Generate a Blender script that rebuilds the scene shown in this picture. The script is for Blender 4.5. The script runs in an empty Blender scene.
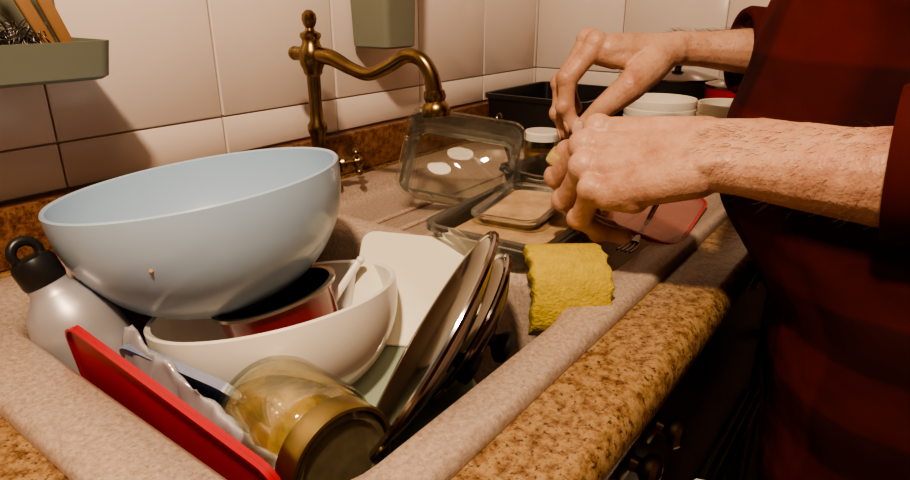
import bpy, bmesh, math, random
from mathutils import Vector, Matrix, noise
random.seed(7)
V=Vector
scene=bpy.context.scene
try: scene.view_settings.look='AgX - Medium High Contrast'
except Exception: pass
# ---------------------------------------------------------------- materials
def newmat(name):
    m=bpy.data.materials.new(name); m.use_nodes=True
    nt=m.node_tree; b=nt.nodes['Principled BSDF']
    return m,nt,b
def pm(name,col,rough=.5,metal=0,var=.15,scale=20,bump=0,bscale=None,spec=None,sss=0,coat=0,patch=None):
    m,nt,b=newmat(name)
    tc=nt.nodes.new('ShaderNodeTexCoord')
    n=nt.nodes.new('ShaderNodeTexNoise'); n.inputs['Scale'].default_value=scale; n.inputs['Detail'].default_value=4
    nt.links.new(tc.outputs['Object'],n.inputs['Vector'])
    mx=nt.nodes.new('ShaderNodeMix'); mx.data_type='RGBA'
    mx.inputs[6].default_value=(*[c*(1-var) for c in col],1); mx.inputs[7].default_value=(*[min(1,c*(1+var)) for c in col],1)
    nt.links.new(n.outputs['Fac'],mx.inputs[0]); nt.links.new(mx.outputs[2],b.inputs['Base Color'])
    b.inputs['Roughness'].default_value=rough; b.inputs['Metallic'].default_value=metal
    if spec is not None: b.inputs['Specular IOR Level'].default_value=spec
    if coat: b.inputs['Coat Weight'].default_value=coat
    if patch:
        n3=nt.nodes.new('ShaderNodeTexNoise'); n3.inputs['Scale'].default_value=patch[0]; n3.inputs['Detail'].default_value=5
        nt.links.new(tc.outputs['Object'],n3.inputs['Vector'])
        r=nt.nodes.new('ShaderNodeValToRGB'); r.color_ramp.elements[0].position=patch[1]; r.color_ramp.elements[1].position=patch[2]
        r.color_ramp.elements[0].color=(patch[3],)*3+(1,); nt.links.new(n3.outputs['Fac'],r.inputs[0]); nt.links.new(r.outputs[0],b.inputs['Alpha'])
    if bump:
        n2=nt.nodes.new('ShaderNodeTexNoise'); n2.inputs['Scale'].default_value=bscale or scale*3; n2.inputs['Detail'].default_value=5
        nt.links.new(tc.outputs['Object'],n2.inputs['Vector'])
        bp=nt.nodes.new('ShaderNodeBump'); bp.inputs['Strength'].default_value=bump; bp.inputs['Distance'].default_value=.002
        nt.links.new(n2.outputs['Fac'],bp.inputs['Height']); nt.links.new(bp.outputs['Normal'],b.inputs['Normal'])
    return m
def skinmat():
    m,nt,b=newmat('skin'); N=nt.nodes.new; Lk=nt.links.new
    tc=N('ShaderNodeTexCoord')
    n=N('ShaderNodeTexNoise'); n.inputs['Scale'].default_value=32; n.inputs['Detail'].default_value=6; n.inputs['Roughness'].default_value=.7
    Lk(tc.outputs['Object'],n.inputs['Vector'])
    r=N('ShaderNodeValToRGB'); e=r.color_ramp.elements
    e[0].position=.3; e[0].color=(.38,.17,.10,1); e[1].position=.68; e[1].color=(.60,.36,.24,1); x=e.new(.5); x.color=(.52,.285,.18,1)
    Lk(n.outputs['Fac'],r.inputs[0]); Lk(r.outputs[0],b.inputs['Base Color'])
    b.inputs['Roughness'].default_value=.46; b.inputs['Subsurface Weight'].default_value=.1; b.inputs['Subsurface Radius'].default_value=(1,.35,.2); b.inputs['Subsurface Scale'].default_value=.005
    v=N('ShaderNodeTexVoronoi'); v.inputs['Scale'].default_value=420; Lk(tc.outputs['Object'],v.inputs['Vector'])
    n2=N('ShaderNodeTexNoise'); n2.inputs['Scale'].default_value=110; n2.inputs['Detail'].default_value=6; Lk(tc.outputs['Object'],n2.inputs['Vector'])
    ad=N('ShaderNodeMath'); ad.operation='MULTIPLY_ADD'; ad.inputs[1].default_value=.3; Lk(v.outputs['Distance'],ad.inputs[0]); Lk(n2.outputs['Fac'],ad.inputs[2])
    bp=N('ShaderNodeBump'); bp.inputs['Strength'].default_value=.42; bp.inputs['Distance'].default_value=.002
    Lk(ad.outputs[0],bp.inputs['Height']); Lk(bp.outputs['Normal'],b.inputs['Normal'])
    return m
def speckle(name,stops,scale,rough,scale2=None,dark=(.05,.03,.02),darkamt=.5,bump=0):
    m,nt,b=newmat(name)
    tc=nt.nodes.new('ShaderNodeTexCoord')
    n=nt.nodes.new('ShaderNodeTexNoise'); n.inputs['Scale'].default_value=scale; n.inputs['Detail'].default_value=6; n.inputs['Roughness'].default_value=.75
    nt.links.new(tc.outputs['Object'],n.inputs['Vector'])
    r=nt.nodes.new('ShaderNodeValToRGB'); nt.links.new(n.outputs['Fac'],r.inputs[0])
    el=r.color_ramp.elements
    el[0].position=stops[0][0]; el[0].color=(*stops[0][1],1); el[1].position=stops[-1][0]; el[1].color=(*stops[-1][1],1)
    for p,c in stops[1:-1]:
        e=el.new(p); e.color=(*c,1)
    v=nt.nodes.new('ShaderNodeTexNoise'); v.inputs['Scale'].default_value=scale2 or scale*2.3; v.inputs['Detail'].default_value=3
    mp=nt.nodes.new('ShaderNodeVectorMath'); mp.operation='ADD'; mp.inputs[1].default_value=(3.1,7.7,1.3)
    nt.links.new(tc.outputs['Object'],mp.inputs[0]); nt.links.new(mp.outputs[0],v.inputs['Vector'])
    r2=nt.nodes.new('ShaderNodeValToRGB'); r2.color_ramp.elements[0].position=.33; r2.color_ramp.elements[0].color=(1,1,1,1); r2.color_ramp.elements[1].position=.42; r2.color_ramp.elements[1].color=(0,0,0,1)
    nt.links.new(v.outputs['Fac'],r2.inputs[0])
    ml=nt.nodes.new('ShaderNodeMath'); ml.operation='MULTIPLY'; ml.inputs[1].default_value=darkamt; nt.links.new(r2.outputs[0],ml.inputs[0])
    mx=nt.nodes.new('ShaderNodeMix'); mx.data_type='RGBA'; nt.links.new(ml.outputs[0],mx.inputs[0]); nt.links.new(r.outputs[0],mx.inputs[6]); mx.inputs[7].default_value=(*dark,1)
    nt.links.new(mx.outputs[2],b.inputs['Base Color']); b.inputs['Roughness'].default_value=rough
    if bump:
        bp=nt.nodes.new('ShaderNodeBump'); bp.inputs['Strength'].default_value=bump; bp.inputs['Distance'].default_value=.001
        nt.links.new(n.outputs['Fac'],bp.inputs['Height']); nt.links.new(bp.outputs['Normal'],b.inputs['Normal'])
    return m
def glassmat(name,tint=(.93,.94,.90),edge=.8,rough=.03,base=.03,diff=.15,blend=.3):
    m,nt,b=newmat(name); nt.nodes.remove(b)
    out=nt.nodes['Material Output']
    t=nt.nodes.new('ShaderNodeBsdfTransparent'); t.inputs[0].default_value=(*tint,1)
    g=nt.nodes.new('ShaderNodeBsdfGlossy'); g.inputs['Roughness'].default_value=rough; g.inputs[0].default_value=(1,.97,.93,1)
    d=nt.nodes.new('ShaderNodeBsdfDiffuse'); d.inputs[0].default_value=(*[c*.8 for c in tint],1)
    lw=nt.nodes.new('ShaderNodeLayerWeight'); lw.inputs['Blend'].default_value=blend
    ma=nt.nodes.new('ShaderNodeMath'); ma.operation='MULTIPLY_ADD'; ma.inputs[1].default_value=edge; ma.inputs[2].default_value=base
    nt.links.new(lw.outputs['Fresnel'],ma.inputs[0])
    m2=nt.nodes.new('ShaderNodeMixShader'); m2.inputs[0].default_value=diff
    nt.links.new(g.outputs[0],m2.inputs[1]); nt.links.new(d.outputs[0],m2.inputs[2])
    mx=nt.nodes.new('ShaderNodeMixShader'); nt.links.new(ma.outputs[0],mx.inputs[0]); nt.links.new(t.outputs[0],mx.inputs[1]); nt.links.new(m2.outputs[0],mx.inputs[2])
    nt.links.new(mx.outputs[0],out.inputs[0])
    return m
def plaid(name,a,bc,k):
    m,nt,b=newmat(name)
    tc=nt.nodes.new('ShaderNodeTexCoord'); fac=None
    for ax in ('X','Z'):
        w=nt.nodes.new('ShaderNodeTexWave'); w.wave_type='BANDS'; w.bands_direction=ax; w.inputs['Scale'].default_value=k; w.inputs['Distortion'].default_value=.5; w.inputs['Detail Scale'].default_value=.6
        nt.links.new(tc.outputs['Object'],w.inputs['Vector'])
        r=nt.nodes.new('ShaderNodeValToRGB'); r.color_ramp.elements[0].position=.45; r.color_ramp.elements[1].position=.6
        nt.links.new(w.outputs['Fac'],r.inputs[0])
        if fac is None: fac=r.outputs[0]
        else:
            a1=nt.nodes.new('ShaderNodeMix'); a1.data_type='RGBA'; a1.inputs[0].default_value=.5
            nt.links.new(fac,a1.inputs[6]); nt.links.new(r.outputs[0],a1.inputs[7]); fac=a1.outputs[2]
    mx=nt.nodes.new('ShaderNodeMix'); mx.data_type='RGBA'; mx.inputs[6].default_value=(*a,1); mx.inputs[7].default_value=(*bc,1)
    nt.links.new(fac,mx.inputs[0]); nt.links.new(mx.outputs[2],b.inputs['Base Color'])
    b.inputs['Roughness'].default_value=.95; b.inputs['Specular IOR Level'].default_value=.1
    n2=nt.nodes.new('ShaderNodeTexNoise'); n2.inputs['Scale'].default_value=18
    nt.links.new(tc.outputs['Object'],n2.inputs['Vector'])
    bp=nt.nodes.new('ShaderNodeBump'); bp.inputs['Strength'].default_value=.6; bp.inputs['Distance'].default_value=.01
    nt.links.new(n2.outputs['Fac'],bp.inputs['Height']); nt.links.new(bp.outputs['Normal'],b.inputs['Normal'])
    return m
M_tile=pm('tile_glaze',(.80,.69,.62),.2,var=.04,scale=3)
M_grout=pm('grout',(.60,.47,.40),.9,bump=.3)
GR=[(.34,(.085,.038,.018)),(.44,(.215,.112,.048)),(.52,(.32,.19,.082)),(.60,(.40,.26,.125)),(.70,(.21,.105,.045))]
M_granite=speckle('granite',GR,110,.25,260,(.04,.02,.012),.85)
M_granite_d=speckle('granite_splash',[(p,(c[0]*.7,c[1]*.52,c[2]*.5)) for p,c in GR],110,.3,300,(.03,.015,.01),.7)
M_sink=speckle('sink_composite',[(.35,(.30,.215,.165)),(.5,(.41,.305,.235)),(.65,(.51,.395,.31))],260,.38,420,(.2,.13,.09),.5,bump=.1)
M_blue=pm('blue_enamel',(.42,.56,.72),.26,var=.03,scale=4,coat=.3)
M_white=pm('white_ceramic',(.84,.79,.70),.2,var=.03,coat=.4)
M_cream=pm('cream_board',(.74,.70,.56),.45,var=.05)
M_green=pm('green_board',(.27,.33,.24),.45,var=.15,scale=25)
M_sage=pm('sage_plastic',(.18,.19,.14),.5,var=.05)
M_red=pm('red_plastic',(.44,.018,.03),.3,var=.1)
M_redm=pm('red_enamel',(.24,.010,.014),.18,var=.05,coat=.5)
M_black=pm('black_plastic',(.012,.011,.011),.35)
M_iron=pm('dark_nonstick',(.015,.014,.014),.4)
M_steel=pm('stainless',(.60,.55,.50),.14,1,var=.05,scale=8)
M_steeld=pm('steel_dark',(.17,.12,.095),.14,1,var=.4,scale=14)
M_alu=pm('bottle_aluminium',(.46,.44,.45),.4,.4,var=.05)
M_brass=pm('antique_brass',(.25,.165,.075),.27,1,var=.4,scale=35)
M_bronze=pm('bronze_knob',(.20,.13,.07),.3,1,var=.3)
M_gold=pm('gold_lid',(.40,.31,.13),.32,1,var=.15)
M_mustard=pm('mustard_residue',(.42,.26,.07),.5,var=.7,scale=38,bump=.6,patch=(26,.42,.56,.12))
M_jarin=pm('jar_inner_residue',(.22,.16,.075),.6,var=.6,scale=30)
M_spice=pm('spice_fill',(.40,.20,.06),.8,var=.4,scale=90)
M_jarbase=pm('jar_base_glass',(.11,.09,.05),.12,var=.6,scale=70,coat=.6)
M_dirty=pm('dirty_water',(.46,.31,.17),.15,var=.6,scale=55,bump=.2)
M_sponge=pm('sponge_yellow',(.50,.36,.045),.95,var=.3,scale=120,bump=1,bscale=350)
M_scrub=pm('scrub_pad',(.42,.30,.12),.9,var=.3,scale=80,bump=.8)
M_wood=pm('wood',(.46,.24,.10),.6,var=.25,scale=15)
M_cab=pm('cabinet_wood',(.045,.016,.010),.4,var=.35,scale=12)
M_skin=skinmat()
M_nail=pm('nail',(.68,.43,.33),.28)
M_armhair=pm('arm_hair',(.08,.04,.02),.6)
M_shirt=plaid('plaid_shirt',(.082,.010,.008),(.028,.006,.006),3.6)
M_shirt2=pm('shirt_cuff',(.065,.009,.008),.95,spec=.1)
M_jeans=pm('dark_trousers',(.018,.010,.010),.9)
M_hair=pm('hair_dark',(.03,.018,.01),.6,var=.4,scale=60,bump=1)
M_shoe=pm('shoe',(.02,.018,.016),.5)
M_glass=glassmat('clear_glass',edge=.95,base=.04,diff=.08,blend=.38)
M_glass2=glassmat('jar_glass',(.92,.93,.84),.5,base=.03,diff=.05)
M_bag=glassmat('plastic_bag',(.85,.86,.90),.35,.25,.55,.6)
M_filmb=glassmat('blue_plastic',(.35,.45,.72),.4,.3,.6,.7)
M_filmr=glassmat('clear_lid_plastic',(.85,.6,.55),.5,.2,.12,.3)
M_wall=pm('wall_paint',(.55,.46,.38),.8,var=.03)
M_floor=speckle('floor_tile',[(.3,(.22,.12,.07)),(.7,(.34,.2,.12))],12,.4,40,(.1,.05,.03),.3)
M_ceil=pm('ceiling_paint',(.75,.7,.64),.9,var=.02)
M_eye=pm('eye_white',(.8,.78,.74),.2)
M_lip=pm('lips',(.5,.2,.16),.45)
M_cloth=pm('towel_white',(.75,.72,.68),.95,bump=.6)
# ---------------------------------------------------------------- builder
def frame(o,z=(0,0,1),x=(1,0,0)):
    z=V(z).normalized(); x=V(x); x=(x-z*x.dot(z)).normalized(); y=z.cross(x)
    m=Matrix((x,y,z)).transposed().to_4x4(); m.translation=V(o); return m
def T(x,y,z): return Matrix.Translation((x,y,z))
def rr(hx,hy,r,n=6):
    r=min(r,hx*.999,hy*.999); out=[]
    for cx,cy,a0 in ((hx-r,hy-r,0),(-(hx-r),hy-r,90),(-(hx-r),-(hy-r),180),(hx-r,-(hy-r),270)):
        for i in range(n+1):
            a=math.radians(a0+90*i/n); out.append((cx+r*math.cos(a),cy+r*math.sin(a)))
    return out
class B:
    def __init__(s): s.v=[];s.f=[];s.m=[];s.mats=[]
    def mi(s,m):
        if m not in s.mats: s.mats.append(m)
        return s.mats.index(m)
    def add(s,vs,fs,mat,M=Matrix()):
        o=len(s.v); s.v+=[M@V(p) for p in vs]; k=s.mi(mat)
        for f in fs: s.f.append([i+o for i in f]); s.m.append(k)
    def rings(s,rs,mat,M=Matrix(),cap0=True,cap1=True,loop=False):
        n=len(rs[0]); vs=[p for r in rs for p in r]; fs=[]
        L=len(rs)
        for j in range(L if loop else L-1):
            for i in range(n):
                a=j*n+i;b=j*n+(i+1)%n;c=((j+1)%L)*n+(i+1)%n;d=((j+1)%L)*n+i
                fs.append((a,b,c,d))
        if not loop:
            if cap0: fs.append(tuple(range(n-1,-1,-1)))
            if cap1: fs.append(tuple((L-1)*n+i for i in range(n)))
        s.add(vs,fs,mat,M)
    def lathe(s,prof,mat,M=Matrix(),seg=48,loop=False,open_=False):
        rs=[]
        for r,z in prof:
            r=max(r,.00005); rs.append([(r*math.cos(2*math.pi*i/seg),r*math.sin(2*math.pi*i/seg),z) for i in range(seg)])
        s.rings(rs,mat,M,loop=loop,cap0=not open_,cap1=not open_)
    def rloft(s,secs,mat,M=Matrix(),loop=False,n=6):
        s.rings([[(x,y,z) for x,y in rr(hx,hy,r,n)] for hx,hy,r,z in secs],mat,M,loop=loop)
    def rbox(s,hx,hy,hz,r,mat,M=Matrix(),bev=None):
        b=bev if bev is not None else min(r,hz)*.8
        b=min(b,hz*.99); secs=[]
        for a in (0,30,60,90):
            a=math.radians(a); secs.append((hx-b+b*math.sin(a),hy-b+b*math.sin(a),max(r-b+b*math.sin(a),.0002),-hz+b-b*math.cos(a)))
        secs+=[(x,y,q,-z) for x,y,q,z in reversed(secs)]
        s.rloft(secs,mat,M)
    def tube(s,pts,rad,mat,M=Matrix(),seg=14,closed=False,sy=1,up=None):
        pts=[V(p) for p in pts]; n=len(pts)
        if not isinstance(rad,(list,tuple)): rad=[rad]*n
        rs=[]; prev=V(up) if up else None
        for i in range(n):
            a=pts[(i-1)%n] if (closed or i>0) else pts[i]; b=pts[(i+1)%n] if (closed or i<n-1) else pts[i]
            t=(b-a).normalized()
            if prev is None: prev=t.orthogonal()
            x=(prev-t*prev.dot(t)).normalized(); prev=x; y=t.cross(x)
            rs.append([tuple(pts[i]+x*rad[i]*math.cos(2*math.pi*k/seg)+y*rad[i]*sy*math.sin(2*math.pi*k/seg)) for k in range(seg)])
        s.rings(rs,mat,M,loop=closed)
    def ball(s,c,r,mat,M=Matrix(),sc=(1,1,1),seg=20):
        prof=[]; k=seg//2
        for i in range(k+1):
            a=math.pi*i/k; prof.append((r*math.sin(a),-r*math.cos(a)))
        s.lathe(prof,mat,M@T(*c)@Matrix.Diagonal((*sc,1)),seg)
    def cap(s,a,b,ra,rb,mat,M=Matrix(),seg=16):
        a=V(a);b=V(b); s.ball(a,ra,mat,M,seg=seg); s.ball(b,rb,mat,M,seg=seg)
        s.tube([a,b],[ra,rb],mat,M,seg=seg)
    def make(s,name,parent=None,angle=35,flat=False):
        me=bpy.data.meshes.new(name); me.from_pydata([tuple(p) for p in s.v],[],s.f)
        for m in s.mats: me.materials.append(m)
        me.polygons.foreach_set('material_index',s.m)
        bm=bmesh.new(); bm.from_mesh(me); bmesh.ops.recalc_face_normals(bm,faces=bm.faces); bm.to_mesh(me); bm.free()
        if not flat:
            me.polygons.foreach_set('use_smooth',[True]*len(me.polygons)); me.set_sharp_from_angle(angle=math.radians(angle))
        ob=bpy.data.objects.new(name,me); scene.collection.objects.link(ob)
        if parent: ob.parent=parent
        return ob
def empty(name,loc=(0,0,0)):
    e=bpy.data.objects.new(name,None); scene.collection.objects.link(e); e.location=loc; return e
def smoothpath(pts,k=6):
    pts=[V(p) for p in pts]; out=[]
    for i in range(len(pts)-1):
        p0=pts[max(i-1,0)];p1=pts[i];p2=pts[i+1];p3=pts[min(i+2,len(pts)-1)]
        for j in range(k):
            t=j/k; out.append(.5*((2*p1)+(-p0+p2)*t+(2*p0-5*p1+4*p2-p3)*t*t+(-p0+3*p1-3*p2+p3)*t**3))
    out.append(pts[-1]); return out
def lerp_list(vals,k=6):
    out=[]
    for i in range(len(vals)-1):
        for j in range(k): out.append(vals[i]+(vals[i+1]-vals[i])*j/k)
    out.append(vals[-1]); return out
CT=.90; WY=.715; WX=1.254
# ---------------------------------------------------------------- room
def box(b,x0,x1,y0,y1,z0,z1,mat):
    vs=[(x,y,z) for z in (z0,z1) for x,y in ((x0,y0),(x1,y0),(x1,y1),(x0,y1))]
    b.add(vs,[(0,3,2,1),(4,5,6,7),(0,1,5,4),(1,2,6,5),(2,3,7,6),(3,0,4,7)],mat)
X0,Y0,ZC=-1.6,-2.0,2.5
b=B(); box(b,X0,WX,WY+.004,WY+.1,0,ZC,M_grout)
TW=.1945; g=.0011
def tile(b,M,w,h):
    b.rloft([(w/2-g,h/2-g,.0012,0),(w/2-g,h/2-g,.0012,.0035),(w/2-g-.0012,h/2-g-.0012,.001,.0045)],M_tile,M,n=1)
zs=[.963,1.012]+[1.012+TW*i for i in range(1,7)]
xs=[.27+TW*i for i in range(-9,6)]
for zi in range(len(zs)-1):
    for xa in xs:
        xb=min(xa+TW,WX)
        if xb-xa<.01: continue
        tile(b,frame(((xa+xb)/2,WY+.003,(zs[zi]+zs[zi+1])/2),(0,-1,0),(1,0,0)),xb-xa,zs[zi+1]-zs[zi])
b.make('wall_back')
b=B(); box(b,WX+.004,WX+.1,Y0,WY+.1,0,ZC,M_grout)
for zi in range(len(zs)-1):
    for k in range(6):
        ya=WY-TW*(k+1); yb=WY-TW*k
        tile(b,frame((WX+.003,(ya+yb)/2,(zs[zi]+zs[zi+1])/2),(-1,0,0),(0,1,0)),yb-ya,zs[zi+1]-zs[zi])
b.make('wall_right')
b=B(); box(b,X0-.1,X0,Y0,WY+.1,0,ZC,M_wall); b.make('wall_left')
b=B(); box(b,X0-.1,WX+.1,Y0-.1,Y0,0,ZC,M_wall); b.make('wall_front')
b=B(); box(b,X0-.1,WX+.1,Y0-.1,WY+.1,-.1,0,M_floor); b.make('floor')
b=B(); box(b,X0-.1,WX+.1,Y0-.1,WY+.1,ZC,ZC+.1,M_ceil); b.make('ceiling')
# ---------------------------------------------------------------- counter
SX0,SX1,SY0,SY1=.096,.93,.17,.655
b=B()
def slab(b,x0,x1,y0,y1,z0,z1,mat,r=.0005,bev=.0004):
    b.rbox((x1-x0)/2,(y1-y0)/2,(z1-z0)/2,r,mat,T((x0+x1)/2,(y0+y1)/2,(z0+z1)/2),bev)
prof=[]
for a in range(0,181,20):
    a=math.radians(a); prof.append((.124-.014*math.sin(a), .88+.02*math.cos(a)))
ring=lambda x:[(x,y,z) for y,z in prof]+[(x,SY0+.01,.86),(x,SY0+.01,.90)]
b.rings([ring(X0+.4),ring(WX-.002)],M_granite)
slab(b,X0+.4,SX0+.01,SY0+.01,WY-.001,.86,.90,M_granite)
slab(b,SX1-.01,WX-.002,SY0+.01,WY-.001,.86,.90,M_granite)
slab(b,SX0+.01,SX1-.01,SY1-.01,WY-.001,.86,.90,M_granite)
b.make('granite_countertop')
b=B()
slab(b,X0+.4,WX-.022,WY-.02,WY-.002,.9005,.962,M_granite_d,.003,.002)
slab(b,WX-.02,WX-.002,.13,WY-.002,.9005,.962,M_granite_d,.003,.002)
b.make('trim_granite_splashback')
# ---------------------------------------------------------------- sink
def cutter(name,secs,cx,cy):
    b=B(); b.rloft(secs,M_sink,T(cx,cy,0),n=8); o=b.make(name); return o
b=B()
cx,cy=(SX0+SX1)/2,(SY0+SY1)/2; hx,hy=(SX1-SX0)/2,(SY1-SY0)/2
b.rloft([(hx-.012,hy-.012,.03,.70),(hx-.012,hy-.012,.03,.9004),(hx,hy,.035,.9005),(hx,hy,.035,.905),(hx-.002,hy-.002,.034,.909),(hx-.006,hy-.006,.03,.911)],M_sink,T(cx,cy,0),n=8)
sink=b.make('kitchen_sink')
bx0,bx1,by0,by1=.150,.462,.212,.575
c1=cutter('c1',[((bx1-bx0)/2-.03,(by1-by0)/2-.03,.05,.715),((bx1-bx0)/2-.014,(by1-by0)/2-.014,.05,.722),((bx1-bx0)/2-.006,(by1-by0)/2-.006,.055,.74),((bx1-bx0)/2,(by1-by0)/2,.055,.895),((bx1-bx0)/2+.003,(by1-by0)/2+.003,.057,.903),((bx1-bx0)/2+.010,(by1-by0)/2+.010,.06,.911),((bx1-bx0)/2+.010,(by1-by0)/2+.010,.06,.95)],(bx0+bx1)/2,(by0+by1)/2)
dx0,dx1,dy0,dy1=.492,.900,.205,.600
c2=cutter('c2',[((dx1-dx0)/2-.010,(dy1-dy0)/2-.010,.035,.896),((dx1-dx0)/2-.004,(dy1-dy0)/2-.004,.04,.900),((dx1-dx0)/2,(dy1-dy0)/2,.045,.911),((dx1-dx0)/2,(dy1-dy0)/2,.045,.95)],(dx0+dx1)/2,(dy0+dy1)/2)
bpy.context.view_layer.update()
for c in (c1,c2):
    md=sink.modifiers.new('cut','BOOLEAN'); md.operation='DIFFERENCE'; md.object=c; md.solver='EXACT'
dg=bpy.context.evaluated_depsgraph_get(); me=bpy.data.meshes.new_from_object(sink.evaluated_get(dg)); 
sink.modifiers.clear(); sink.data=me
for c in (c1,c2): bpy.data.objects.remove(c)
me.polygons.foreach_set('use_smooth',[True]*len(me.polygons)); me.set_sharp_from_angle(angle=math.radians(50))
b=B()
b.lathe([(.0,.7165),(.035,.7165),(.042,.7185),(.045,.7165),(.0,.716)],M_steel,T(.3,.40,0)); b.make('drain_strainer',sink)
b=B()
for i in range(7):
    y=.27+i*.04
    b.rbox(.19,.004,.0022,.004,M_sink,T(.70,y,.8975),.002)
b.make('drainer_ribs',sink)
# ---------------------------------------------------------------- cabinet (open carcass under the sink)
b=B()
box(b,X0+.4,.09,.14,WY-.003,.10,.859,M_cab); box(b,.96,WX-.003,.14,WY-.003,.10,.859,M_cab)
box(b,.09,.34,.14,.158,.10,.859,M_cab); box(b,.09,.96,WY-.03,WY-.003,.10,.859,M_cab); box(b,.09,.96,.165,WY-.03,.10,.12,M_cab)
box(b,X0+.42,WX-.003,.19,WY-.05,0,.10,M_cab)
for xa,xb in ((-1.19,-.82),(-.81,-.43),(-.42,-.04),(-.03,.33),(.97,1.245)):
    w=(xb-xa)/2
    Mx=frame(((xa+xb)/2,.134,.36),(0,-1,0),(1,0,0)); b.rbox(w-.003,.24,.008,.006,M_cab,Mx,.003); b.rbox(w-.05,.19,.004,.004,M_cab,Mx@T(0,0,.010),.003)
    Mx=frame(((xa+xb)/2,.134,.735),(0,-1,0),(1,0,0)); b.rbox(w-.003,.11,.008,.006,M_cab,Mx,.003)
    b.lathe([(0,0),(.006,0),(.006,.012),(.014,.018),(.014,.024),(0,.028)],M_brass,frame(((xa+xb)/2,.127,.735),(0,-1,0)),20)
b.make('base_cabinet')
b=B()
slab(b,.345,.955,.135,.159,.12,.855,M_cab,.004,.003)
b.rbox(.27,.15,.004,.01,pm('oven_glass',(.02,.012,.01),.08),frame((.65,.132,.45),(0,-1,0)),.003)
for x in (.402,.459,.84,.90):
    b.lathe([(0,0),(.017,0),(.017,.003),(.007,.006),(.006,.012),(.0125,.018),(.0135,.024),(.010,.028),(0,.03)],M_bronze,frame((x,.134,.812),(0,-1,0)),28)
b.tube([(.40,.134,.70),(.40,.10,.70),(.41,.095,.70),(.89,.095,.70),(.90,.10,.70),(.90,.134,.70)],.008,M_bronze)
b.make('built_in_oven')
b=B(); rs=[]
pth=[(.116,.60),(.1135,.69),(.108,.712),(.095,.7155),(.082,.712),(.077,.69),(.074,.52)]
for k in range(13):
    x=.462+.075*k/12; w=.002*math.sin(k*1.4)
    rs.append([(x,y+w,z) for y,z in pth]+[(x,y+w+(.0025 if y<.095 else -.0025),z-(.003 if z>.7 else 0)) for y,z in reversed(pth)])
b.rings(rs,M_cloth); b.make('dish_towel')
# ---------------------------------------------------------------- faucet
fx,fy=.540,.624
b=B(); z0=.9115
b.lathe([(0,0),(.027,0),(.028,.004),(.024,.008),(.018,.012),(.015,.03),(.018,.034),(.018,.04),(.012,.046),(.0085,.06),(.0095,.075),(.0125,.083),(.0125,.089),(.0088,.095),(.0080,.120),(.0085,.150),(.0115,.154),(.012,.158),(.0150,.164),(.0160,.173),(.0150,.182),(.0112,.188),(.0105,.193),(.0130,.197),(.0125,.201),(.006,.204),(.0052,.207),(.0075,.211),(.0092,.217),(.0082,.223),(.004,.227),(0,.228)],M_brass,T(fx,fy,z0),32)
sp=smoothpath([(fx-.004,fy+.024,1.088),(fx,fy,1.087),(fx+.004,fy-.028,1.085),(fx+.008,fy-.060,1.073),(fx+.011,fy-.085,1.068),(fx+.015,fy-.112,1.078),(fx+.018,fy-.138,1.091),(fx+.020,fy-.158,1.088),(fx+.022,fy-.170,1.072),(fx+.023,fy-.174,1.052)],8)
rd=lerp_list([.008,.0105,.0098,.0078,.0075,.0078,.008,.0083,.009,.010],8)
b.tube(sp,rd,M_brass,seg=20)
e=sp[-1]
b.lathe([(0,.004),(.0118,.003),(.0128,-.004),(.011,-.009),(.0150,-.013),(.0165,-.020),(.0155,-.025),(.0115,-.026),(.010,-.022),(0,-.022)],M_brass,frame(e,(-.02,.1,1)),28)
b.ball((fx-.004,fy+.026,1.088),.0088,M_brass)
hM=frame((fx+.010,fy-.004,.945),(.75,-.66,.12))@Matrix.Scale(.82,4)
b.lathe([(0,-.005),(.012,-.005),(.012,.018),(.015,.021),(.015,.026),(.010,.030),(.008,.040),(.012,.044),(.012,.050),(.006,.056),(0,.058)],M_brass,hM,24)
for a in range(4):
    Ma=hM@Matrix.Rotation(math.radians(45+90*a),4,'Z')
    b.tube([(0,0,.047),(.012,0,.047),(.019,0,.047)],[.0042,.0035,.004],M_brass,Ma); b.ball((.022,0,.047),.006,M_brass,Ma)
b.make('brass_faucet')
# ---------------------------------------------------------------- hanging shelf + holder
def openbox(b,hx,hy,h,r,t,mat,M,taper=0,lip=0):
    s=[(hx-taper-.004,hy-taper-.004,r,0),(hx-taper,hy-taper,r,.003)]
    if lip: s+=[(hx,hy,r,h-lip),(hx+.004,hy+.004,r+.003,h-lip),(hx+.004,hy+.004,r+.003,h)]
    else: s+=[(hx,hy,r,h)]
    s+=[(hx-t,hy-t,max(r-t,.002),h),(hx-taper-t,hy-taper-t,max(r-t,.002),t+.003),(hx-taper-t-.004,hy-taper-t-.004,max(r-t,.002),t)]
    b.rloft(s,mat,M)
b=B(); openbox(b,.19,.052,.034,.012,.003,M_sage,T(.105,.660,1.082),.004)
slab(b,-.083,.293,.709,.713,1.10,1.16,M_sage,.003,.001)
shelf=b.make('wall_shelf_tray')
b=B(); openbox(b,.037,.040,.18,.010,.003,M_sage,T(.722,.671,1.084),.004)
b.make('utensil_holder')
cu=bpy.data.curves.new('steel_wool','CURVE'); cu.dimensions='3D'; cu.bevel_depth=.0005; cu.bevel_resolution=0
for s_ in range(110):
    c=V((random.uniform(.150,.245),random.uniform(.630,.675),random.uniform(1.100,1.128))); ax=V((random.gauss(0,1),random.gauss(0,1),random.gauss(0,1))).normalized(); M=frame(c,ax,(ax.y,ax.z,-ax.x+.1))
    sp_=cu.splines.new('POLY'); n=40; sp_.points.add(n-1); r=random.uniform(.006,.014)
    for i in range(n):
        a=i*.7; p=M@V((r*math.cos(a)+.003*math.sin(i*.3),r*math.sin(a),(i-n/2)*.0005)); p.z=max(p.z,1.089); p.y=max(p.y,.615)
        sp_.points[i].co=(*p,1)
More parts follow.
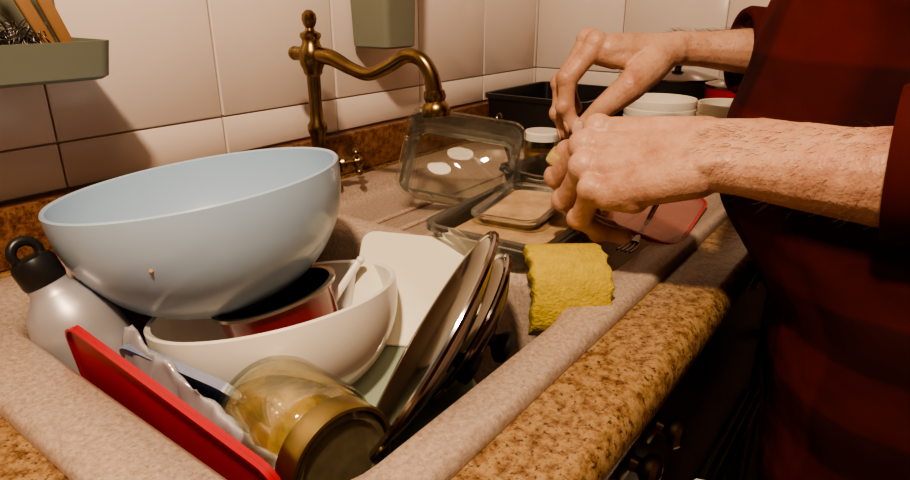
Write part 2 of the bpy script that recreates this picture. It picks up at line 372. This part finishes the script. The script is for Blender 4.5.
cu.materials.append(pm('steel_wool_wire',(.16,.14,.13),.35,1)); ow=bpy.data.objects.new('steel_wool',cu); scene.collection.objects.link(ow)
b=B()
for dx,tw in ((0,0),(.014,.012)):
    M=frame((.262+dx,.640,1.0885),(-.42+tw*4,-.12,1),(1,0,0))
    b.rbox(.0055,.003,.085,.002,M_wood,M@T(0,0,.088),.0015)
b.tube([(.239,.632,1.16),(.250,.630,1.162),(.262,.632,1.16),(.25,.636,1.158)],.002,M_steel,closed=True,seg=8)
b.make('wooden_tongs')
b=B()
M=frame((.150,.682,1.089),(-.35,0,1)); b.rbox(.012,.009,.06,.006,M_black,M@T(0,0,.06),.004)
for i in range(8): b.tube([(-.01+i*.003,0,.11),(-.014+i*.004,.003,.145)],.0012,M_black,M,seg=6)
b.make('scrubbing_brush')
# ---------------------------------------------------------------- bowls
def bowl(b,R,H,foot,t,mat,M,power=.62,seg=72):
    o=[];N=16
    o.append((0,0)); o.append((foot,0)); 
    for i in range(N+1):
        a=i/N; z=.004+(H-.004)*a; r=foot+(R-foot)*math.sin(a**power*math.pi/2) ; o.append((r,z))
    inn=[(o[-1][0]-t*.3,H+t*.35),(R-t,H)]
    for i in range(N,-1,-1):
        a=i/N; z=.004+t+(H-.004-t)*a; r=foot+(R-foot)*math.sin(a**power*math.pi/2)-t
        if i<N: inn.append((r,z))
    inn.append((0,.004+t)); b.lathe(o+inn,mat,M,seg)
Fd=V((.801,.599,0)); Rd=V((.599,-.801,0))
b=B()
nb=(V((0,0,1))-Rd*.13+Fd*.03).normalized()
rc=V((.297,.506,1.001)); Mbl=frame(rc-nb*.116,nb); bowl(b,.124,.116,.042,.004,M_blue,Mbl,.62)
crumb=pm('food_crumb',(.55,.30,.12),.7)
for a_,z_ in ((217,.076),):
    r_=.042+(.124-.042)*math.sin(((z_-.004)/.112)**.62*math.pi/2); a_=math.radians(a_)
    b.ball((r_*math.cos(a_),r_*math.sin(a_),z_),.0018,crumb,Mbl,seg=8)
b.make('mixing_bowl')
b=B(); nw=(V((0,0,1))-Rd*.16+Fd*.15).normalized(); wc=V((.303,.422,.909))
bowl(b,.106,.092,.040,.005,M_white,frame(wc-nw*.092,nw),.62); b.make('serving_bowl')
b=B(); nr=(V((0,0,1))-Rd*.26+Fd*.06).normalized(); pc=V((.312,.436,.905))
Mr=frame(pc-nr*.05,nr); 
b.lathe([(0,-.002),(.040,-.002),(.047,.003),(.052,.045),(.055,.049),(.0545,.0505)],M_redm,Mr,open_=True)
b.lathe([(.0515,.0512),(.0565,.0512),(.0567,.0485),(.0515,.0485)],M_steel,Mr,loop=True)
b.lathe([(.0520,.050),(.049,.045),(.045,.005),(0,.002)],M_iron,Mr,open_=True)
b.make('enamel_mug')
b=B(); b.tube(smoothpath([(.348,.402,.890),(.368,.400,.908),(.384,.398,.922)]),.0036,M_white,sy=.6); b.ball((.384,.398,.922),.004,M_white); b.make('ladle_handle')
b=B(); b.lathe([(0,0),(.078,0),(.082,.004),(.082,.075),(.084,.077),(.080,.078),(.079,.075),(.079,.005),(0,.004)],M_steeld,T(.27,.44,.7175)); b.make('saucepan')
# bottle
b=B(); P_=V((.168,.526,.944)); Q_=V((.207,.478,.79)); ax=(P_-Q_).normalized(); Mb=frame(P_-ax*.150,ax)@Matrix.Diagonal((.93,.93,1,1))
b.lathe([(0,0),(.030,0),(.0345,.004),(.0350,.010),(.0350,.105),(.034,.116),(.029,.129),(.020,.139),(.0165,.144),(.0160,.152),(0,.152)],M_alu,Mb)
b.lathe([(.0,.149),(.0165,.149),(.0175,.152),(.0175,.166),(.0155,.171),(.009,.173),(0,.173)],M_black,Mb)
b.tube([(.0105*math.cos(a)+0,0,.176+.0095*math.sin(a)) for a in [math.radians(-50+i*280/16) for i in range(17)]],.0040,M_black,Mb)
b.make('water_bottle')
# red board, bag, lid
def board(b,w,h,t,r,mat,M): b.rbox(w/2,h/2,t/2,r,mat,M,t*.4)
b=B(); M=frame((.167,.362,.867),(1,.03,.16),(-.02,-1,-.165)); 
board(b,.222,.11,.002,.018,M_red,M); b.rloft([(.111,.055,.018,-.003),(.111,.055,.018,.003),(.109,.053,.016,.003),(.109,.053,.016,-.003)],M_red,M,loop=True); b.make('red_tray_lid')
b=B(); rows=[]
NS,NT=46,22
for i in range(NS):
    s_=i/(NS-1); y=.455-.200*s_; top=.918-.028*s_+.007*noise.noise(V((s_*9,1,0)))
    row=[]
    for j in range(NT):
        t_=j/(NT-1)
        a=t_*math.pi; w_=.009+.005*noise.noise(V((s_*7,2.2,t_)))
        x=.189-.008*s_-w_*math.cos(a); z=top-.055*abs(math.cos(a))**2.2
        x+=.0035*noise.noise(V((s_*22,t_*6,.4))); z+=.004*noise.noise(V((s_*18,t_*5,7)))
        row.append((x,y+.003*noise.noise(V((s_*15,t_*8,3))),z))
    rows.append(row)
vs=[p for r in rows for p in r]; fs=[(i*NT+j,i*NT+j+1,(i+1)*NT+j+1,(i+1)*NT+j) for i in range(NS-1) for j in range(NT-1)]
b.add(vs,fs,M_bag); ob=b.make('plastic_bag',angle=80); sm=ob.modifiers.new('s','SOLIDIFY'); sm.thickness=.0006
b=B(); M=frame((.212,.402,.856),(1,.14,.42),(0.04,-1,-.12)); 
b.rloft([(.060,.052,.02,-.004),(.063,.055,.02,-.004),(.063,.055,.02,.003),(.056,.048,.018,.003),(.054,.046,.018,.001),(.02,.02,.018,.001)],M_filmb,M); b.make('container_lid')
# jar
ja=V((.226,.343,.872)); jb=V((.211,.228,.879)); axj=(jb-ja).normalized(); Mj=frame(ja,axj)@Matrix.Diagonal((1.06,1.06,1.04,1))
b=B()
b.lathe([(0,0),(.032,0),(.039,.005),(.0415,.014),(.0415,.066),(.039,.075),(.034,.080),(.034,.094),(.032,.094),(.032,.080),(.037,.074),(.039,.066),(.039,.014),(.036,.006),(0,.003)],M_glass2,Mj)
b.lathe([(0,.0045),(.034,.007),(.0387,.016),(.0387,.064),(.0365,.072),(.0325,.078)],M_mustard,Mj,open_=True)
b.lathe([(0,.012),(.030,.014),(.034,.02),(.034,.060),(.02,.07),(.0,.07)],M_jarin,Mj)
b.lathe([(.0345,.077),(.0375,.079),(.0375,.093),(.0365,.096),(.0342,.096),(.0330,.092),(.0330,.079)],M_gold,Mj,loop=True)
b.lathe([(0,.088),(.031,.088),(.0325,.090),(.0325,.093),(.028,.0935),(.026,.091),(0,.0905)],M_jarbase,Mj)
b.make('glass_jar')
# pan lids
def lid(b,R,M,mat):
    b.lathe([(0,.018),(R*.4,.0165),(R*.7,.012),(R*.9,.005),(R-.004,0),(R,0),(R+.003,.001),(R+.003,.003),(R,.0045),(R-.004,.0035),(R*.9,.0075),(R*.7,.0145),(R*.4,.019),(0,.0205)],mat,M,72)
    b.lathe([(0,.018),(.007,.018),(.006,.028),(.012,.033),(.015,.037),(.014,.042),(0,.044)],M_iron,M,24)
    b.tube([(R*math.cos(a),R*math.sin(a),.001) for a in [2*math.pi*i/72 for i in range(72)]],.0026,M_steel,M,closed=True,seg=8)
b=B(); nl=V((.42,-.75,-.51)); lid(b,.094,frame((.320,.266,.911),nl,(.9,.2,.44)),M_steeld); b.make('pan_lid')
b=B(); nl2=V((.46,-.735,-.50)); lid(b,.066,frame((.374,.270,.900),nl2,(.9,.2,.40)),M_steeld); b.make('pan_lid')
# boards
b=B(); h=V((.70,.33,.60)).normalized(); w=V((.58,-.78,-.10)); nn=w.cross(h)
board(b,.105,.118,.004,.014,M_cream,frame(V((.398,.355,.882))+h*.018,nn if nn.z>0 else -nn,w)); b.make('cutting_board')
b=B(); M=frame((.352,.322,.842),(-.36,-.22,1),(.6,-.8,0)); board(b,.125,.12,.006,.02,M_green,M); b.make('green_cutting_board')
b=B(); bowl(b,.070,.02,.045,.004,M_white,frame((.332,.302,.806),(-.30,-.18,1)),.9); b.make('dinner_plate')
# sponge
b=B(); rs=[]
Ms=frame((.450,.214,.9265),(-.55,-.48,.66),(.62,-.78,.02))
N=18
for i in range(N+1):
    v=(i/N-.5)*.086; bend=-.022*(v/.043)**2; ring=[]
    for x,y in rr(.036-.003*abs(math.sin(i*.9)),.0105,.004,3):
        ring.append((x+.002*noise.noise(V((v*60,x*50,0))),v*.92,y+bend+.0015*noise.noise(V((x*60,v*60,3)))))
    if i in (0,N): ring=[(p[0]*.95,p[1],bend+(p[2]-bend)*.8) for p in ring]
    rs.append(ring)
b.rings(rs,M_sponge,Ms); b.make('sponge')
# glass dishes
b=B(); M=frame((.560,.322,.8985),(0,0,1),(1,.06,0)); openbox(b,.100,.066,.044,.02,.0035,M_glass,M,.010,.006)
b.make('glass_container')
b=B(); b.rloft([(.080,.048,.015,.0045),(.087,.054,.015,.028),(.087,.054,.015,.0285)],M_dirty,M); b.make('dish_water')
b=B(); M2=frame((.578,.336,.9278),(-.06,.02,1),(1,.12,0)); openbox(b,.056,.038,.016,.016,.0025,M_glass,M2,.006,.003); 
b.rloft([(.046,.028,.012,.003),(.052,.034,.014,.009),(.052,.034,.014,.0095)],M_dirty,M2); b.make('plastic_takeaway_tray')
b=B(); M=frame((.660,.485,.934),(-.62,-.50,.58),(.57,-.76,-.20)); openbox(b,.072,.056,.055,.016,.004,M_glass,M,.008,.006); b.make('glass_baking_dish')
b=B(); M=frame((.725,.385,.8985),(0,0,1),(1,-.2,0)); openbox(b,.060,.042,.05,.02,.003,M_glass,M,.010,.005); b.make('glass_food_container')
# jars and cutlery behind
b=B(); M=T(.80,.44,.8975)
b.lathe([(0,0),(.026,0),(.028,.003),(.028,.055),(.024,.064),(.024,.068),(.0225,.068),(.0265,.055),(.0265,.005),(0,.003)],M_glass2,M)
b.lathe([(0,.065),(.027,.065),(.027,.075),(.025,.077),(0,.077)],M_white,M); b.lathe([(0,.004),(.025,.004),(.025,.045),(0,.045)],M_spice,M); b.make('spice_jar')
b=B(); M=T(.800,.378,.8975)
b.lathe([(0,0),(.020,0),(.022,.003),(.022,.062),(.018,.070),(.018,.074),(.0205,.062),(.0205,.005),(0,.003)],M_glass2,M)
b.lathe([(0,.072),(.021,.072),(.021,.088),(.019,.090),(0,.090)],M_red,M); b.make('spice_jar')
b=B(); b.tube(smoothpath([(.735,.445,.904),(.725,.450,.95),(.712,.455,.98)]),lerp_list([.003,.0025,.003],6),M_steeld); b.ball((.709,.457,.992),.014,M_steeld,sc=(.7,.35,1.3)); b.make('spoon')
b=B(); openbox(b,.110,.100,.092,.015,.004,M_black,T(1.075,.555,.9005),.008,.008); b.make('black_storage_crate')
b=B()
for i in range(5): bowl(b,.056,.050,.03,.003,M_white,T(1.005,.345,.9005+i*.0135),.7)
b.make('stack_of_bowls')
b=B()
for i in range(5): bowl(b,.045,.045,.022,.003,M_cream,T(.985,.235,.9005+i*.016),.7)
b.make('stack_of_bowls')
b=B(); M=T(1.105,.245,.9005); b.lathe([(0,0),(.055,0),(.059,.004),(.059,.115),(.061,.118),(.057,.119),(.056,.115),(.056,.006),(0,.005)],M_red,M)
b.lathe([(0,.122),(.061,.119),(.061,.123),(.03,.130),(0,.132)],M_steeld,M); b.lathe([(0,.131),(.006,.131),(.006,.137),(.012,.140),(.011,.144),(0,.146)],M_black,M); b.make('cooking_pot')
b=B(); M=T(1.165,.375,.9005)
b.lathe([(0,0),(.058,0),(.062,.005),(.066,.115),(.067,.118),(.062,.118),(.058,.006),(0,.006)],M_iron,M)
b.lathe([(0,.124),(.060,.119),(.067,.119),(.067,.122),(.03,.132),(0,.134)],M_steeld,M); b.lathe([(0,.133),(.006,.133),(.006,.139),(.012,.142),(.011,.146),(0,.148)],M_black,M); b.make('cooking_pot')
# red rimmed clear lid and fork on front of drainer
b=B(); M=frame((.700,.232,.920),(-.05,-.22,1),(.98,.1,.02))
b.rloft([(.077,.044,.02,0),(.080,.047,.022,0),(.080,.047,.022,.005),(.077,.044,.02,.005)],M_red,M,loop=True)
b.rloft([(.0765,.0435,.02,.002),(.0765,.0435,.02,.0045)],M_filmr,M); b.make('red_rimmed_lid')
b=B(); p=smoothpath([(.60,.217,.9145),(.625,.221,.9165),(.65,.225,.917),(.69,.228,.931)])
b.tube(p,lerp_list([.006,.003,.0022,.0035],6),M_steeld,sy=.4,up=(0,1,0))
for k in range(4): b.tube([(.601,.211+k*.004,.9145),(.585,.209+k*.0045,.914),(.568,.208+k*.0045,.916)],.0012,M_steeld,seg=8)
b.make('fork')
# ---------------------------------------------------------------- person
man=empty('man_washing_dishes',(.74,-.06,0)); man_inv=Matrix.Translation((-.74,.06,0))
def adopt(o): o.parent=man; o.matrix_parent_inverse=man_inv
def remesh(o,vs,sm=4,fac=.5):
    m=o.modifiers.new('r','REMESH'); m.mode='VOXEL'; m.voxel_size=vs; m.use_smooth_shade=True
    if sm: 
        s=o.modifiers.new('s','SMOOTH'); s.iterations=sm; s.factor=fac
def make_arm(name,wrist,elbow,ydir,zdir,side,flex,thumb,S=1.12,thick=1.0):
    y=V(ydir).normalized(); z=V(zdir); z=(z-y*z.dot(y)).normalized(); x=y.cross(z)*side
    M=Matrix((x,y,z)).transposed().to_4x4()@Matrix.Scale(S,4); M.translation=V(wrist)
    b=B(); nb_=B(); m=M_skin
    bases=[(.029,.088,.000),(.0085,.093,.003),(-.012,.088,.001),(-.031,.078,-.004)]
    lens=[(.045,.027,.021),(.050,.031,.022),(.046,.029,.021),(.036,.021,.019)]
    rads=[(.0122,.0104,.0094,.0082),(.0126,.0106,.0096,.0084),(.0120,.0101,.0091,.0080),(.0107,.0090,.0081,.0072)]
    for i in range(4):
        bs=V(bases[i]); r=[q*thick for q in rads[i]]
        b.cap((bs.x*.55,.004,-.002),(bs.x,bs.y-.012,bs.z-.003),.0175,.0136,m,M); b.cap((bs.x,bs.y-.03,-.012),(bs.x,bs.y-.008,-.008),.012,.011,m,M)
        fl=flex[i]; a=0; sp=math.radians(fl[3]); p=bs.copy(); pr=r[0]
        b.ball(p+V((0,0,.0026)),r[0]*1.07,m,M)
        for j in range(3):
            a+=math.radians(fl[j]); d=V((math.sin(sp)*math.cos(a),math.cos(sp)*math.cos(a),-math.sin(a)))
            q=p+d*lens[i][j]; mid=p+d*lens[i][j]*.5
            rn=r[j+1]; rm=(pr+rn)/2*.89
            b.cap(p,mid,pr,rm,m,M); b.cap(mid,q,rm,rn,m,M)
            if j<2:
                nrm=V((math.sin(sp)*math.sin(a),math.cos(sp)*math.sin(a),math.cos(a)))
                b.ball(q+nrm*.0018,rn*1.07,m,M)
            p=q; pr=rn
        nrm=V((math.sin(sp)*math.sin(a),math.cos(sp)*math.sin(a),math.cos(a)))
        Mn=M@frame(p-d*.0005+nrm*rn*.86,nrm,d.cross(nrm))
        nb_.ball((0,0,0),1,M_nail,Mn,sc=(rn*.70,.0075,.0016))
    tp=[V(t) for t in thumb]; tr=[.019,.0155,.0122,.0098]
    b.cap((.006,.012,-.006),tp[0],.018,.019,m,M)
    for j in range(3):
        b.cap(tp[j],tp[j+1],tr[j]*thick,tr[j+1]*thick,m,M)
    b.cap((.01,.02,-.01),tp[1],.018,.013,m,M)
    d=(tp[3]-tp[2]).normalized(); nrm=V((.75,-.1,.45)); nrm=(nrm-d*nrm.dot(d)).normalized()
    nb_.ball((0,0,0),1,M_nail,M@frame(tp[3]+nrm*.0088,nrm,d.cross(nrm)),sc=(.0072,.0090,.0016))
    W=V(wrist); E=V(elbow); Lf=(E-W).length; fy_=(W-E).normalized(); fx_=(x-fy_*x.dot(fy_)).normalized(); fz_=fx_.cross(fy_)*side
    prev=None
    prof_=((0,.0195,.0125),(.12,.0200,.0130),(.3,.026,.013),(.5,.031,.014),(.7,.036,.013),(.9,.038,.010),(1.0,.036,.006))
    for t,rw,sp_ in prof_:
        c=W-fy_*Lf*t; cur=[(c+fx_*sp_,rw),(c-fx_*sp_,rw),(c,rw*1.02)]
        if prev:
            for (p,r1),(q,r2) in zip(prev,cur): b.cap(p,q,r1,r2,m)
        prev=cur
    b.cap(M@V((-.018,-.016,.010)),M@V((-.020,-.004,.010)),.0085,.0085,m)
    o=b.make(name); remesh(o,.0016,4,.5); adopt(o)
    n=nb_.make(name+'_nails'); adopt(n)
    cu=bpy.data.curves.new(name+'_hair','CURVE'); cu.dimensions='3D'; cu.bevel_depth=.00014; cu.bevel_resolution=0
    for k in range(640):
        t=random.uniform(-.02,.62); t=max(t,0); ph=random.gauss(0,.95)
        for (t0,r0,s0),(t1,r1,s1) in zip(prof_,prof_[1:]):
            if t0<=t<=t1:
                q=(t-t0)/(t1-t0); rw=r0+(r1-r0)*q; s_=s0+(s1-s0)*q
        dirr=(fz_*math.cos(ph)-fx_*math.sin(ph)); c=W-fy_*Lf*t
        p0=c+fz_*math.cos(ph)*rw*.95-fx_*math.sin(ph)*(rw*.95+s_)
        ln=random.uniform(.006,.013); tang=(fy_*.8-fx_*random.uniform(.1,.9)+V((random.gauss(0,.2),random.gauss(0,.2),random.gauss(0,.2)))).normalized()
        s2=cu.splines.new('POLY'); s2.points.add(3)
        for i in range(4):
            u=i/3; p=p0+tang*ln*u+dirr*(.0035*math.sin(u*1.9)); s2.points[i].co=(*p,1); s2.points[i].radius=1-.7*u
    cu.materials.append(M_armhair); oh=bpy.data.objects.new(name+'_hair',cu); scene.collection.objects.link(oh); adopt(oh)
    return M
ML=make_arm('left_arm_and_hand',(.512,.134,1.036),(.500,-.110,1.055),(-.05,.97,-.16),(-.58,.05,.80),1,
   [(36,46,28,5),(44,52,30,0),(52,58,34,-4),(58,62,36,-9)],
   [(.030,.030,-.022),(.046,.062,-.034),(.050,.092,-.040),(.046,.116,-.050)],1.12)
MR=make_arm('right_arm_and_hand',(.790,.262,1.096),(.945,.030,1.085),(-.55,.83,.02),(.02,.12,.98),-1,
   [(52,40,22,8),(60,30,20,2),(56,42,24,-5),(46,44,26,-12)],
   [(.032,.030,-.018),(.052,.054,-.040),(.048,.078,-.062),(.036,.096,-.084)],1.12)
# torso in body frame
yaw=math.radians(7); BM=T(.690,-.072,0)@Matrix.Rotation(yaw,4,'Z')
def sup(hx,hy,cx,cy,z,n=48,p=2.8):
    out=[]
    for i in range(n):
        a=2*math.pi*i/n; c=math.cos(a); s=math.sin(a)
        out.append((cx+hx*math.copysign(abs(c)**(2/p),c),cy+hy*math.copysign(abs(s)**(2/p),s),z))
    return out
b=B()
lev=[(.70,.205,.140,.012),(.82,.205,.140,.020),(.90,.200,.138,.028),(.94,.192,.140,.052),(.99,.186,.144,.080),(1.06,.186,.142,.084),(1.14,.186,.136,.072),(1.22,.192,.130,.060),(1.31,.196,.120,.048),(1.37,.180,.100,.038),(1.41,.130,.080,.032),(1.44,.075,.066,.030),(1.46,.060,.058,.034)]
b.rings([sup(hx_,hy_,0,cy_,z_) for z_,hx_,hy_,cy_ in lev],M_shirt,BM)
def sleeve(sh,el,cu_,r):
    sh=V(sh);el=V(el);cu_=V(cu_)
    b.cap(BM@V((0,.03,1.33)),sh,.07,.072,M_shirt); b.cap(sh,el.lerp(sh,.5),.072,.062,M_shirt); b.cap(el.lerp(sh,.5),el,.062,.054,M_shirt)
    d=(cu_-el).normalized(); b.tube([el,el.lerp(cu_,.5),cu_],[.055,r*1.06,r],M_shirt,seg=24)
shL=BM@V((-.185,.02,1.345)); shR=BM@V((.195,.02,1.345))
elL=V((.500,-.120,1.060)); elR=V((.950,.020,1.085)); cuL=V((.503,.004,1.050)); cuR=V((.838,.192,1.093))
sleeve(shL,elL,cuL,.050); sleeve(shR,elR,cuR,.046)
o=b.make('plaid_shirt'); remesh(o,.007,5,.5)
tx=bpy.data.textures.new('folds','CLOUDS'); tx.noise_scale=.11; tx.noise_depth=2
dm=o.modifiers.new('d','DISPLACE'); dm.texture=tx; dm.strength=.020; dm.mid_level=.5; adopt(o)
b=B()
for el_,c,r in ((elL,cuL,.050),(elR,cuR,.046)):
    d=(c-el_).normalized(); M=frame(c-d*.018,d)
    b.lathe([(r-.002,0),(r+.004,.002),(r+.005,.020),(r+.002,.026),(r-.003,.026),(r-.006,.02),(r-.006,.002)],M_shirt2,M,40,loop=True)
M=BM@T(0,.034,1.452); b.lathe([(.058,0),(.068,.0),(.070,.02),(.062,.034),(.057,.034)],M_shirt2,M,40,loop=True)
adopt(b.make('shirt_cuffs_collar'))
# legs
b=B()
b.ball(BM@V((0,.005,.84)),.13,M_jeans,sc=(1.28,.9,.8))
for s_ in (-1,1):
    hp=BM@V((s_*.092,0,.82)); kn=BM@V((s_*.11,.01,.47)); an=BM@V((s_*.115,-.03,.09))
    b.cap(hp,kn,.092,.062,M_jeans); b.cap(kn,an,.060,.048,M_jeans); b.cap(an,an-V((0,0,.02)),.05,.052,M_jeans)
o=b.make('trousers'); remesh(o,.008,4); adopt(o)
b=B()
for s_ in (-1,1):
    M=BM@T(s_*.12,.03,0)@Matrix.Rotation(-s_*.12,4,'Z')
    b.rloft([(.044,.135,.04,0),(.048,.14,.044,.008),(.047,.138,.044,.03),(.042,.125,.04,.055),(.036,.08,.034,.085)],M_shoe,M)
adopt(b.make('shoes'))
# head
hd=BM@V((0,.07,1.60)); HM=frame(hd,(.0,.28,.96),(math.cos(yaw),math.sin(yaw),0))
b=B(); m=M_skin
b.cap(BM@V((0,.032,1.42)),BM@V((0,.05,1.54)),.055,.052,m)
b.ball((0,-.012,.035),.098,m,HM,sc=(.80,1.0,.98),seg=28); b.ball((0,.025,-.03),.075,m,HM,sc=(.86,.95,1.15)); b.ball((0,.05,-.088),.030,m,HM,sc=(1.1,.9,.8))
b.cap((0,.088,.012),(0,.108,-.028),.009,.014,m,HM); b.ball((-.012,.096,-.032),.009,m,HM); b.ball((.012,.096,-.032),.009,m,HM)
for s_ in (-1,1):
    b.ball((s_*.082,-.005,-.008),.03,m,HM,sc=(.35,.65,1.05)); b.cap((s_*.012,.088,.026),(s_*.046,.074,.028),.009,.008,m,HM); b.ball((s_*.045,.055,-.03),.025,m,HM)
o=b.make('head'); remesh(o,.003,4); adopt(o)
b=B()
for s_ in (-1,1):
    b.ball((s_*.031,.074,.008),.0125,M_eye,HM); b.ball((s_*.031,.0835,.005),.0055,M_hair,HM)
    b.tube([(s_*.014,.096,.032),(s_*.032,.092,.037),(s_*.050,.078,.032)],[.003,.004,.002],M_hair,HM)
b.tube([(-.024,.089,-.062),(-.010,.098,-.060),(0,.098,-.062),(.010,.098,-.060),(.024,.089,-.062)],[.002,.005,.005,.005,.002],M_lip,HM)
adopt(b.make('face_details'))
b=B(); b.ball((0,-.022,.050),.107,M_hair,HM,sc=(.84,1.0,.95),seg=32); b.ball((0,-.06,-.01),.075,M_hair,HM,sc=(.95,.75,1.0))
adopt(b.make('hair'))
# held scrubber
b=B(); b.rbox(.026,.016,.006,.006,M_scrub,frame((.552,.280,1.000),(.3,-.5,.8),(.8,.3,0)),.003); b.make('scrubbing_pad')
# ---------------------------------------------------------------- camera & light
cam=bpy.data.cameras.new('camera'); co=bpy.data.objects.new('camera',cam); scene.collection.objects.link(co)
cam.sensor_width=36; cam.lens=36*630/910; cam.clip_start=.01
th=math.atan(240/630); co.location=(0,0,1.15)
co.rotation_euler=V((.801*math.cos(th),.599*math.cos(th),-math.sin(th))).to_track_quat('-Z','Y').to_euler()
scene.camera=co
def area(name,loc,tgt,size,power,col):
    l=bpy.data.lights.new(name,'AREA'); l.shape='DISK'; l.size=size; l.energy=power; l.color=col
    o=bpy.data.objects.new(name,l); scene.collection.objects.link(o); o.location=loc
    o.rotation_euler=(V(tgt)-V(loc)).to_track_quat('-Z','Y').to_euler(); return o
area('kitchen_lamp',(-.15,.03,1.93),(.45,.45,.95),.08,18.5,(1,.755,.53))
area('ceiling_fill',(-.3,-.6,2.45),(-.1,-.2,0),.5,5.5,(1,.74,.5))  # added fill near the ceiling to lift room brightness, no real fixture
w=bpy.data.worlds.new('World'); scene.world=w; w.use_nodes=True
w.node_tree.nodes['Background'].inputs[0].default_value=(1,.75,.55,1); w.node_tree.nodes['Background'].inputs[1].default_value=.03
